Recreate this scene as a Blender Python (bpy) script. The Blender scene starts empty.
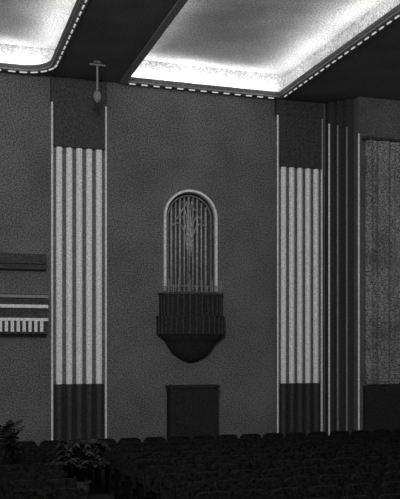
import bpy, bmesh, math, random
from mathutils import Vector, Matrix
random.seed(4)
S=bpy.context.scene
C=S.collection
try:
    S.view_settings.view_transform='Standard'
except Exception: pass

# ---------------- materials ----------------
def mat(name, c0, c1=None, scale=12, rough=.85, bump=0.0, metal=0, emit=0, big=0.0, detail=3, lo=.36, hi=.64, spec=.25):
    m=bpy.data.materials.new(name); m.use_nodes=True
    nt=m.node_tree; b=nt.nodes['Principled BSDF']
    b.inputs['Roughness'].default_value=rough
    b.inputs['Metallic'].default_value=metal
    try: b.inputs['Specular IOR Level'].default_value=spec
    except Exception: pass
    g=nt.nodes.new('ShaderNodeNewGeometry')
    n=nt.nodes.new('ShaderNodeTexNoise'); n.inputs['Scale'].default_value=scale
    n.inputs['Detail'].default_value=detail; n.inputs['Roughness'].default_value=.7
    nt.links.new(g.outputs['Position'],n.inputs['Vector'])
    r=nt.nodes.new('ShaderNodeValToRGB')
    if c1 is None: c1=c0*1.25
    r.color_ramp.elements[0].position=lo; r.color_ramp.elements[1].position=hi
    r.color_ramp.elements[0].color=(c0,c0,c0,1); r.color_ramp.elements[1].color=(c1,c1,c1,1)
    nt.links.new(n.outputs['Fac'],r.inputs['Fac'])
    col=r.outputs['Color']
    if big:
        n2=nt.nodes.new('ShaderNodeTexNoise'); n2.inputs['Scale'].default_value=.9; n2.inputs['Detail'].default_value=4
        nt.links.new(g.outputs['Position'],n2.inputs['Vector'])
        r2=nt.nodes.new('ShaderNodeValToRGB')
        r2.color_ramp.elements[0].position=.3; r2.color_ramp.elements[1].position=.7
        v=1-big
        r2.color_ramp.elements[0].color=(v,v,v,1); r2.color_ramp.elements[1].color=(1,1,1,1)
        nt.links.new(n2.outputs['Fac'],r2.inputs['Fac'])
        mx=nt.nodes.new('ShaderNodeMixRGB'); mx.blend_type='MULTIPLY'; mx.inputs[0].default_value=1
        nt.links.new(col,mx.inputs[1]); nt.links.new(r2.outputs['Color'],mx.inputs[2]); col=mx.outputs['Color']
    nt.links.new(col,b.inputs['Base Color'])
    if bump:
        bp=nt.nodes.new('ShaderNodeBump'); bp.inputs['Strength'].default_value=bump; bp.inputs['Distance'].default_value=.02
        nt.links.new(n.outputs['Fac'],bp.inputs['Height']); nt.links.new(bp.outputs['Normal'],b.inputs['Normal'])
    if emit:
        b.inputs['Emission Color'].default_value=(1,1,1,1); b.inputs['Emission Strength'].default_value=emit
    return m
M_wall=mat('stippled_plaster',.035,.29,scale=27,bump=.2,big=.3,detail=3,lo=.36,hi=.66)
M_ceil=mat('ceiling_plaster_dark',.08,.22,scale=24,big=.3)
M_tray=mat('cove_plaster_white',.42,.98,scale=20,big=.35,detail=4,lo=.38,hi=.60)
M_dark=mat('dark_stained_panel',.02,.08,scale=24,rough=.7)
M_black=mat('black_void_cloth',.008,.035,scale=24)
M_reed=mat('silvered_plaster_glow',.45,.98,scale=24,rough=.5,emit=.05,detail=4)  # faint emission added to keep the reeds bright; plaster is no lamp
M_reedgap=mat('reed_fillet_dark',.06,.22,scale=24)
M_trim=mat('pale_moulding_glow',.5,.98,scale=24,rough=.5,emit=.015)  # slight glow added so the mouldings look more lit
M_trimd=mat('dull_moulding',.14,.34,scale=24,rough=.5)
M_floor=mat('carpet_dark',.004,.02,scale=20)
M_seat=mat('seat_velvet',.003,.018,scale=18,rough=.95,spec=.03)
M_plant=mat('fern_leaf',.008,.045,scale=8)
M_drape=mat('stage_drape',.06,.55,scale=24,big=.55,detail=3,lo=.38,hi=.64)
M_bead=mat('lit_bead_glass',.8,.9,emit=.35)
M_bronze=mat('bronze_grille',.22,.55,scale=14,rough=.5)
M_niche=mat('niche_lining',.04,.14,scale=24)

# ---------------- mesh helpers ----------------
def obj(name,bm,m,parent=None,smooth=False,bevel=0):
    bmesh.ops.recalc_face_normals(bm,faces=bm.faces)
    me=bpy.data.meshes.new(name); bm.to_mesh(me); bm.free()
    if smooth:
        for p in me.polygons: p.use_smooth=True
    o=bpy.data.objects.new(name,me); C.objects.link(o)
    for mm in (m if isinstance(m,list) else [m]): me.materials.append(mm)
    if parent: o.parent=parent
    if bevel:
        b=o.modifiers.new('bevel','BEVEL'); b.width=bevel; b.segments=2; b.limit_method='ANGLE'
    return o
def empty(name):
    o=bpy.data.objects.new(name,None); C.objects.link(o); return o
def abox(bm,x0,x1,y0,y1,z0,z1):
    r=bmesh.ops.create_cube(bm,size=1)
    bmesh.ops.transform(bm,verts=r['verts'],matrix=Matrix.Translation(((x0+x1)/2,(y0+y1)/2,(z0+z1)/2))@Matrix.Diagonal((x1-x0,y1-y0,z1-z0,1)))
    return r['verts']
def box(name,x0,x1,y0,y1,z0,z1,m,parent=None,bevel=0):
    bm=bmesh.new(); abox(bm,x0,x1,y0,y1,z0,z1); return obj(name,bm,m,parent,bevel=bevel)
def aprism(bm,pts,y0,y1):
    a=[bm.verts.new((p[0],y0,p[1])) for p in pts]; b=[bm.verts.new((p[0],y1,p[1])) for p in pts]
    bm.faces.new(a); bm.faces.new(b[::-1]); n=len(pts)
    for i in range(n): bm.faces.new((a[i],b[i],b[(i+1)%n],a[(i+1)%n]))
def aprismz(bm,pts,z0,z1):
    a=[bm.verts.new((p[0],p[1],z0)) for p in pts]; b=[bm.verts.new((p[0],p[1],z1)) for p in pts]
    bm.faces.new(a); bm.faces.new(b[::-1]); n=len(pts)
    for i in range(n): bm.faces.new((a[i],b[i],b[(i+1)%n],a[(i+1)%n]))
def tube(bm,pts,r,seg=8):
    rings=[]
    for i,p in enumerate(pts):
        p=Vector(p); q=Vector(pts[min(i+1,len(pts)-1)]); o=Vector(pts[max(i-1,0)])
        d=(q-o).normalized(); u=d.cross(Vector((0,1,0)))
        if u.length<.1: u=d.cross(Vector((1,0,0)))
        u.normalize(); v=d.cross(u)
        rr=r[i] if isinstance(r,(list,tuple)) else r
        rings.append([bm.verts.new(p+rr*(math.cos(2*math.pi*k/seg)*u+math.sin(2*math.pi*k/seg)*v)) for k in range(seg)])
    for a,b in zip(rings,rings[1:]):
        for k in range(seg): bm.faces.new((a[k],a[(k+1)%seg],b[(k+1)%seg],b[k]))
    bm.faces.new(rings[0][::-1]); bm.faces.new(rings[-1])

WY=24.0; ZC=10.75; CX=7.49
# ---------------- room shell ----------------
box('floor',-10,24,2,WY+.6,-.2,0,M_floor)
bm=bmesh.new(); R=.74; ZS=6.94
xl,xr=CX-R,CX+R
abox(bm,-10,xl,WY,WY+.6,0,ZC+1); abox(bm,xr,24,WY,WY+.6,0,ZC+1)
abox(bm,xl,xr,WY,WY+.6,0,4.75)
arc=[(CX+R*math.cos(t*math.pi/24),ZS+R*math.sin(t*math.pi/24)) for t in range(25)]
aprism(bm,[(xl,ZC+1),(xr,ZC+1)]+arc,WY,WY+.6)
abox(bm,xl,xr,WY+.5,WY+.6,4.75,ZC)
obj('wall_back',bm,M_wall)

T1=(-2.2,3.2,6,23.55); T2=(5.5,10.2,6,23.62)
bm=bmesh.new()
abox(bm,-10,T1[0],4,WY,ZC,ZC+.1); abox(bm,T1[1],T2[0],4,WY,ZC,ZC+.1); abox(bm,T2[1],24,4,WY,ZC,ZC+.1)
for T in (T1,T2):
    abox(bm,T[0],T[1],T[3],WY,ZC,ZC+.1); abox(bm,T[0],T[1],4,T[2],ZC,ZC+.1)
r=.75; cx,cy=T1[1]-r,T1[3]-r
aprismz(bm,[(T1[1],T1[3])]+[(cx+r*math.cos(t*math.pi/24),cy+r*math.sin(t*math.pi/24)) for t in range(13)],ZC+.001,ZC+.099)
obj('ceiling',bm,M_ceil)
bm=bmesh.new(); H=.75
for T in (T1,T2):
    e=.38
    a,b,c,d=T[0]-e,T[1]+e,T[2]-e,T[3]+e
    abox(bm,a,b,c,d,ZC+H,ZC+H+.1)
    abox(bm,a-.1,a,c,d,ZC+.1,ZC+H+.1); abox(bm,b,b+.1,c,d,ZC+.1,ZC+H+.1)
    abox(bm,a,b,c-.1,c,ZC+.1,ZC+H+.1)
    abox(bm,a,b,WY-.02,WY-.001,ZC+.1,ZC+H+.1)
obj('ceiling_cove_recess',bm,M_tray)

def strip(name,loc,sx,sy,power,rot):
    l=bpy.data.lights.new(name,'AREA'); l.shape='RECTANGLE'; l.size=sx; l.size_y=sy; l.energy=power
    o=bpy.data.objects.new(name,l); o.location=loc; o.rotation_euler=rot; C.objects.link(o)
UP=math.pi
for T,k in ((T1,1.05),(T2,1.1)):
    L=T[3]-T[2]; W=T[1]-T[0]; z=ZC+.16
    strip('cove_light',((T[0]+T[1])/2,T[3]+.15,z),W,.12,25*k,(UP-.7,0,0))
    strip('cove_light',(T[1]+.15,(T[2]+T[3])/2,z),.12,L,90*k,(UP,-.7 ,0))
    strip('cove_light',(T[0]-.15,(T[2]+T[3])/2,z),.12,L,50*k,(UP,.6,0))

def bead_line(bm,p,q,n):
    p=Vector(p);q=Vector(q); d=(q-p)
    for i in range(n):
        a=p+d*((i+.2)/n); b=p+d*((i+.7)/n)
        x0,x1=sorted((a.x,b.x)); y0,y1=sorted((a.y,b.y))
        if x1-x0<.02: x0-=.015;x1+=.015
        if y1-y0<.02: y0-=.02;y1+=.02
        abox(bm,x0,x1,y0,y1,ZC-.075,ZC-.045)
bmb=bmesh.new(); bmt=bmesh.new()
def trimrun(x0,x1,y0,y1): abox(bmt,x0,x1,y0,y1,ZC-.05,ZC-.001)
o=.14
trimrun(T1[1]+.02,T1[1]+.2,6,T1[3]-r); bead_line(bmb,(T1[1]+o,6,0),(T1[1]+o,T1[3]-r,0),44)
trimrun(T1[0],T1[1]-r,T1[3]+.02,T1[3]+.2)
bead_line(bmb,(T1[0],T1[3]+o,0),(T1[1]-r,T1[3]+o,0),12)
n=14
for i in range(n):
    t0=i*math.pi/2/n; t1=(i+1)*math.pi/2/n
    P=lambda rr,t:(cx+rr*math.cos(t),cy+rr*math.sin(t))
    aprismz(bmt,[P(r+.02,t0),P(r+.2,t0),P(r+.2,t1),P(r+.02,t1)],ZC-.05,ZC-.001)
    if i%3!=2: aprismz(bmb,[P(r+.12,t0),P(r+.16,t0),P(r+.16,t1),P(r+.12,t1)],ZC-.075,ZC-.045)
trimrun(T2[0]-.2,T2[1]+.2,T2[3]+.02,T2[3]+.2); bead_line(bmb,(T2[0],T2[3]+o,0),(T2[1],T2[3]+o,0),13)
trimrun(T2[1]+.02,T2[1]+.2,6,T2[3]+.02); bead_line(bmb,(T2[1]+o,6,0),(T2[1]+o,T2[3],0),50)
trimrun(T2[0]-.2,T2[0]-.02,6,T2[3]+.02)
obj('trim_1',bmt,M_trimd); obj('trim_2',bmb,M_bead)

# ---------------- pilasters ----------------
def pilaster(x0,x1,ztop,zt,zb):
    E=empty('fluted_pilaster'); yf=WY-.16
    box('shaft_backing',x0,x1,yf,WY,0,ztop,M_reedgap,E)
    box('capital_block',x0+.05,x1-.05,yf-.14,yf,zt,ztop,M_dark,E,bevel=.02)
    box('impost_block',x0-.03,x1+.03,yf-.02,WY,ztop+.01,ZC-.06,M_dark,E,bevel=.01)
    box('plinth',x0+.05,x1-.05,yf-.10,yf,0,.25,M_dark,E,bevel=.02)
    box('base_backing',x0+.05,x1-.05,yf-.01,yf,.25,zb,M_black,E)
    n=5; w=(x1-x0-.12)/n
    bm=bmesh.new(); bd=bmesh.new()
    for i in range(n):
        c=x0+.06+w*(i+.5); rr=w*.31
        pr=[(c+rr*math.cos(t*math.pi/10),yf-rr*1.1*math.sin(t*math.pi/10)) for t in range(11)]
        aprismz(bm,pr,zb,zt)
        aprismz(bd,[(p[0],p[1]-.011) for p in pr],.25,zb)
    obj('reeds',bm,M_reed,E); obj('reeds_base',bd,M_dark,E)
    bm=bmesh.new()
    for xx in (x0,x1):
        tube(bm,[(xx,yf-.02,.25),(xx,yf-.02,ztop)],.03)
    obj('edge_beads',bm,M_trim,E)
    return E
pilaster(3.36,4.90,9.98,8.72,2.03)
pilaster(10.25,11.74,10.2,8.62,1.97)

# ---------------- arched niche ----------------
E=empty('arched_organ_grille')
bm=bmesh.new(); aprism(bm,[(xr,4.75)]+[(CX+R*math.cos(t*math.pi/24),ZS+R*math.sin(t*math.pi/24)) for t in range(25)]+[(xl,4.75)],WY+.40,WY+.46)
obj('niche_back',bm,M_niche,E)
def ring(bm,r0,r1,y0,y1,zb,n=28):
    o_=[(CX+r1,zb)]+[(CX+r1*math.cos(t*math.pi/n),ZS+r1*math.sin(t*math.pi/n)) for t in range(n+1)]+[(CX-r1,zb)]
    i_=[(CX+r0,zb)]+[(CX+r0*math.cos(t*math.pi/n),ZS+r0*math.sin(t*math.pi/n)) for t in range(n+1)]+[(CX-r0,zb)]
    A=[[bm.verts.new((p[0],y,p[1])) for p in L] for L in (o_,i_) for y in (y0,y1)]
    of,ob,inf,inb=A
    for k in range(len(o_)-1):
        bm.faces.new((of[k],of[k+1],inf[k+1],inf[k])); bm.faces.new((ob[k],inb[k],inb[k+1],ob[k+1]))
        bm.faces.new((of[k],ob[k],ob[k+1],of[k+1])); bm.faces.new((inf[k],inf[k+1],inb[k+1],inb[k]))
    for k in (0,-1): bm.faces.new((of[k],inf[k],inb[k],ob[k]))
bm=bmesh.new(); ring(bm,.765,.83,WY-.10,WY,4.75); obj('archivolt',bm,M_trim,E)
bm=bmesh.new(); ring(bm,.66,.69,WY+.05,WY+.12,4.75); obj('inner_rib',bm,M_trimd,E)
bm=bmesh.new()
for i in range(-4,5):
    x=CX+i*.135
    top=ZS+math.sqrt(max(.65**2-(i*.135)**2,0))
    tube(bm,[(x,WY+.16,4.75),(x,WY+.16,top)],.026 if i%2 else .036,6)
# fountain spray that rises and arches over
for s in (-1,1):
    for k in range(4):
        e=.10+.15*k; top=7.45-.22*k; pts=[]
        for j in range(13):
            t=j/12
            pts.append((CX+s*(.02+e*t**2.2),WY+.10,5.0+(top-5.0)*math.sin(t*math.pi*.62)/1.0))
        tube(bm,pts,.016,6)
obj('grille_tracery',bm,M_bronze,E,smooth=True)

# ---------------- balconette ----------------
E=empty('balconette')
def bow(w,d,n=16):
    return [(CX+w*math.cos(math.pi*t/n),WY-d*(math.sin(math.pi*t/n)**.7)) for t in range(n+1)]
def bowslab(name,w,d,z0,z1,m):
    bm=bmesh.new(); aprismz(bm,bow(w,d),z0,z1); obj(name,bm,m,E)
bowslab('parapet',.96,.60,4.0,4.62,M_black)
bowslab('parapet_lower',1.04,.64,3.45,4.0,M_black)
bowslab('handrail',1.0,.64,4.62,4.68,M_dark)
bm=bmesh.new(); lev=[(1.0,.60,3.45),(.92,.56,3.34),(.78,.48,3.22),(.70,.42,3.08),(.60,.36,2.92),(.46,.28,2.80),(.28,.2,2.70),(.10,.08,2.62)]
rg=[[bm.verts.new((p[0],p[1],z)) for p in bow(w,d)] for w,d,z in lev]
for a,b in zip(rg,rg[1:]):
    for k in range(16): bm.faces.new((a[k],a[k+1],b[k+1],b[k]))
bm.faces.new(rg[0]); bm.faces.new(rg[-1])
obj('corbel',bm,M_black,E)
bm=bmesh.new()
for k in range(17):
    t=k/16; x=CX+.93*math.cos(math.pi*t); y=WY-.56*(math.sin(math.pi*t)**.7)-.03
    h=4.92+.16*(k%2)
    tube(bm,[(x,y,4.68),(x,y,h-.06),(x,y,h)],[.018,.018,.003],6)
tube(bm,[(CX+.93*math.cos(math.pi*t/16),WY-.56*(math.sin(math.pi*t/16)**.7)-.03,4.86) for t in range(17)],.014,6)
obj('railing',bm,M_trimd,E)
bm=bmesh.new()
for k in range(1,16):
    t=k/16; x=CX+.96*math.cos(math.pi*t); y=WY-.60*(math.sin(math.pi*t)**.7)
    tube(bm,[(x,y,4.0),(x,y,4.6)],.022,6)
    x=CX+1.04*math.cos(math.pi*t); y=WY-.64*(math.sin(math.pi*t)**.7)
    tube(bm,[(x,y,3.46),(x,y,3.98)],.022,6)
obj('parapet_ribs',bm,M_dark,E)

# ---------------- pedestal beneath ----------------
D=empty('stepped_pedestal'); YB=WY-.005
box('shaft',CX-.74,CX+.74,23.55,YB,.25,1.86,M_black,D,bevel=.03)
box('base_step',CX-.84,CX+.84,23.5,YB,0,.25,M_black,D,bevel=.02)
box('cap',CX-.78,CX+.78,23.51,YB,1.86,1.96,M_black,D,bevel=.02)
bm=bmesh.new()
for s in (-2,-1,0,1,2): abox(bm,CX+s*.27-.04,CX+s*.27+.04,23.52,23.55,.35,1.78)
obj('flutes',bm,M_black,D,bevel=.01)

# ---------------- circle front at left ----------------
B=empty('balcony_front')
X0,X1=-9,3.2
box('fascia_upper',X0,X1,WY-.2,WY,5.25,5.68,M_dark,B)
box('moulding_top',X0,X1,WY-.26,WY-.2,5.40,5.45,M_dark,B)
box('fascia_body',X0,X1,WY-.35,WY,3.45,4.55,M_dark,B)
box('rail_bright',X0,X1+.02,WY-.42,WY-.35,4.44,4.52,M_trimd,B)
box('rail_mid',X0,X1+.02,WY-.42,WY-.35,4.16,4.25,M_trim,B)
box('rail_lower',X0,X1+.02,WY-.42,WY-.35,3.80,3.88,M_trim,B)
bm=bmesh.new()
x=X0
while x<X1-.08:
    abox(bm,x,x+.085,WY-.41,WY-.35,3.50,3.80); x+=.16
obj('rib_band',bm,M_trim,B)

# ---------------- stepped proscenium at right ----------------
P=empty('stepped_proscenium')
xs=[11.95,12.12,12.30,12.55]; ys=[23.75,23.5,23.25,22.95]
for i,(x,y) in enumerate(zip(xs,ys)):
    xe=xs[i+1] if i<3 else 22
    box('step_%d'%(i+1),x,xe,y,WY,0,ZC-.01,M_dark if i<3 else M_ceil,P)
bm=bmesh.new(); bm2=bmesh.new()
tops=[10.05,9.95,9.85,9.6]
for i,(x,y,t) in enumerate(zip(xs,ys,tops)):
    tube(bm if i in(0,3) else bm2,[(x,y-.02,.3),(x,y-.02,t)],.030)
obj('edge_beads',bm,M_trim,P); obj('edge_beads_dull',bm2,M_trimd,P)
box('dado',12.7,22,22.80,22.95,0,1.9,M_black,P)
bm=bmesh.new(); n=260; A=[];Bv=[]
for i in range(n+1):
    x=12.72+i*.03; y=22.82+.035*math.sin(x*13)+.02*math.sin(x*31+1)
    A.append(bm.verts.new((x,y,1.95))); Bv.append(bm.verts.new((x,y,9.4)))
for i in range(n): bm.faces.new((A[i],A[i+1],Bv[i+1],Bv[i]))
obj('stage_curtain',bm,M_drape,P,smooth=True)
box('pelmet',12.66,22,22.72,22.95,9.4,9.48,M_dark,P)

# ---------------- pendant ----------------
E=empty('pendant_lamp'); px,py=4.37,22.4
bm=bmesh.new(); tube(bm,[(px,py,ZC),(px,py,9.95)],.03)
abox(bm,px-.22,px+.22,py-.02,py+.02,ZC-.10,ZC-.06)
bmesh.ops.create_cone(bm,cap_ends=True,segments=20,radius1=.14,radius2=.10,depth=.06,matrix=Matrix.Translation((px,py,ZC-.03)))
obj('rod_and_rose',bm,M_trimd,E)
bm=bmesh.new()
prof=[(.03,9.98),(.07,9.95),(.10,9.88),(.10,9.78),(.07,9.7),(.02,9.66)]
tube(bm,[(px,py,z) for _,z in prof],[q for q,_ in prof],14); obj('shade',bm,M_trimd,E,smooth=True)

# ---------------- seats ----------------
def seat(bm,x,y):
    w=.27
    prof=[(x-w,.42)]+[(x-w,.80)]
    for t in range(7):
        a=math.pi-(math.pi/2)*t/6; prof.append((x-w+.12+.12*math.cos(a),.84+.12*math.sin(a)))
    for t in range(7):
        a=math.pi/2-(math.pi/2)*t/6; prof.append((x+w-.12+.12*math.cos(a),.84+.12*math.sin(a)))
    prof.append((x+w,.42))
    aprism(bm,prof,y,y+.09)
    abox(bm,x-w+.02,x+w-.02,y+.09,y+.5,.38,.50)
    for s in (-1,1):
        abox(bm,x+s*.29-.02,x+s*.29+.02,y+.0,y+.48,0,.62)
        abox(bm,x+s*.29-.035,x+s*.29+.035,y+.02,y+.5,.62,.66)
def row(x0,x1,y):
    bm=bmesh.new(); x=x0
    while x<=x1: seat(bm,x,y); x+=.6
    obj('cinema_seat_row',bm,M_seat,None,bevel=.012)
y=19.0
while y>9.5:
    if y>17.8: row(-2.2+.08,12.2,y)
    else:
        row(3.9,12.2,y)
        if y<15.9: row(-2.2,2.2,y)
    y-=.95

# ---------------- plants ----------------
def plant(name,x,y,h,spread,nf,pot=.2,arch=1.0):
    E=empty(name)
    bm=bmesh.new()
    tube(bm,[(x,y,0),(x,y,.04),(x,y,.30),(x,y,.34),(x,y,.36)],[pot*.7,pot*.72,pot,pot*1.1,pot*1.1],20)
    obj('pot',bm,M_dark,E)
    bm=bmesh.new()
    for i in range(nf):
        a=random.uniform(0,2*math.pi); ln=spread*random.uniform(.7,1.05); hh=(h-.36)*random.uniform(.45,1)
        pts=[]
        for j in range(9):
            t=j/8
            pts.append(Vector((x+math.cos(a)*ln*t,y+math.sin(a)*ln*t,.34+hh*math.sin(min(t*1.9*arch,2.3)))))
        tube(bm,pts,[.012-.001*j for j in range(9)],5)
        side=Vector((-math.sin(a),math.cos(a),0))
        for j in range(1,9):
            L=.13*math.sin(math.pi*(j/9))+.03
            for s in (-1,1):
                for q in (0,.5):
                    p=pts[j].lerp(pts[j-1],q); d=(pts[j]-pts[j-1]).normalized()*.028
                    bm.faces.new([bm.verts.new(p-d),bm.verts.new(p+side*s*L*.6-d*.3+Vector((0,0,-.01))),bm.verts.new(p+side*s*L+d*1.5+Vector((0,0,-.04))),bm.verts.new(p+d)])
    obj('fronds',bm,M_plant,E)
plant('potted_fern',2.95,16.85,1.24,.55,90)
plant('potted_palm',1.35,16.9,1.62,.45,45,pot=.24,arch=.8)

# ---------------- lights ----------------
w=bpy.data.worlds.new('ambient_fill'); S.world=w; w.use_nodes=True  # uniform ambient fill added for overall brightness, not a fixture
w.node_tree.nodes['Background'].inputs[0].default_value=(1,1,1,1)
w.node_tree.nodes['Background'].inputs[1].default_value=.27
l=bpy.data.lights.new('added_wall_fill','AREA'); l.size=3; l.energy=900  # unseen area fill added to brighten the wall, no real fixture
o=bpy.data.objects.new('added_wall_fill',l); C.objects.link(o); o.location=(1,6,9.5)
o.rotation_euler=(Vector((8,24,6))-Vector((1,6,9.5))).to_track_quat('-Z','Y').to_euler()

cam=bpy.data.cameras.new('camera'); co=bpy.data.objects.new('camera',cam); C.objects.link(co)
co.location=(0,0,3.0); co.rotation_euler=(math.radians(90),0,math.radians(-18))
cam.lens=60.7; cam.sensor_width=36; cam.shift_y=.201; cam.clip_end=200
S.camera=co
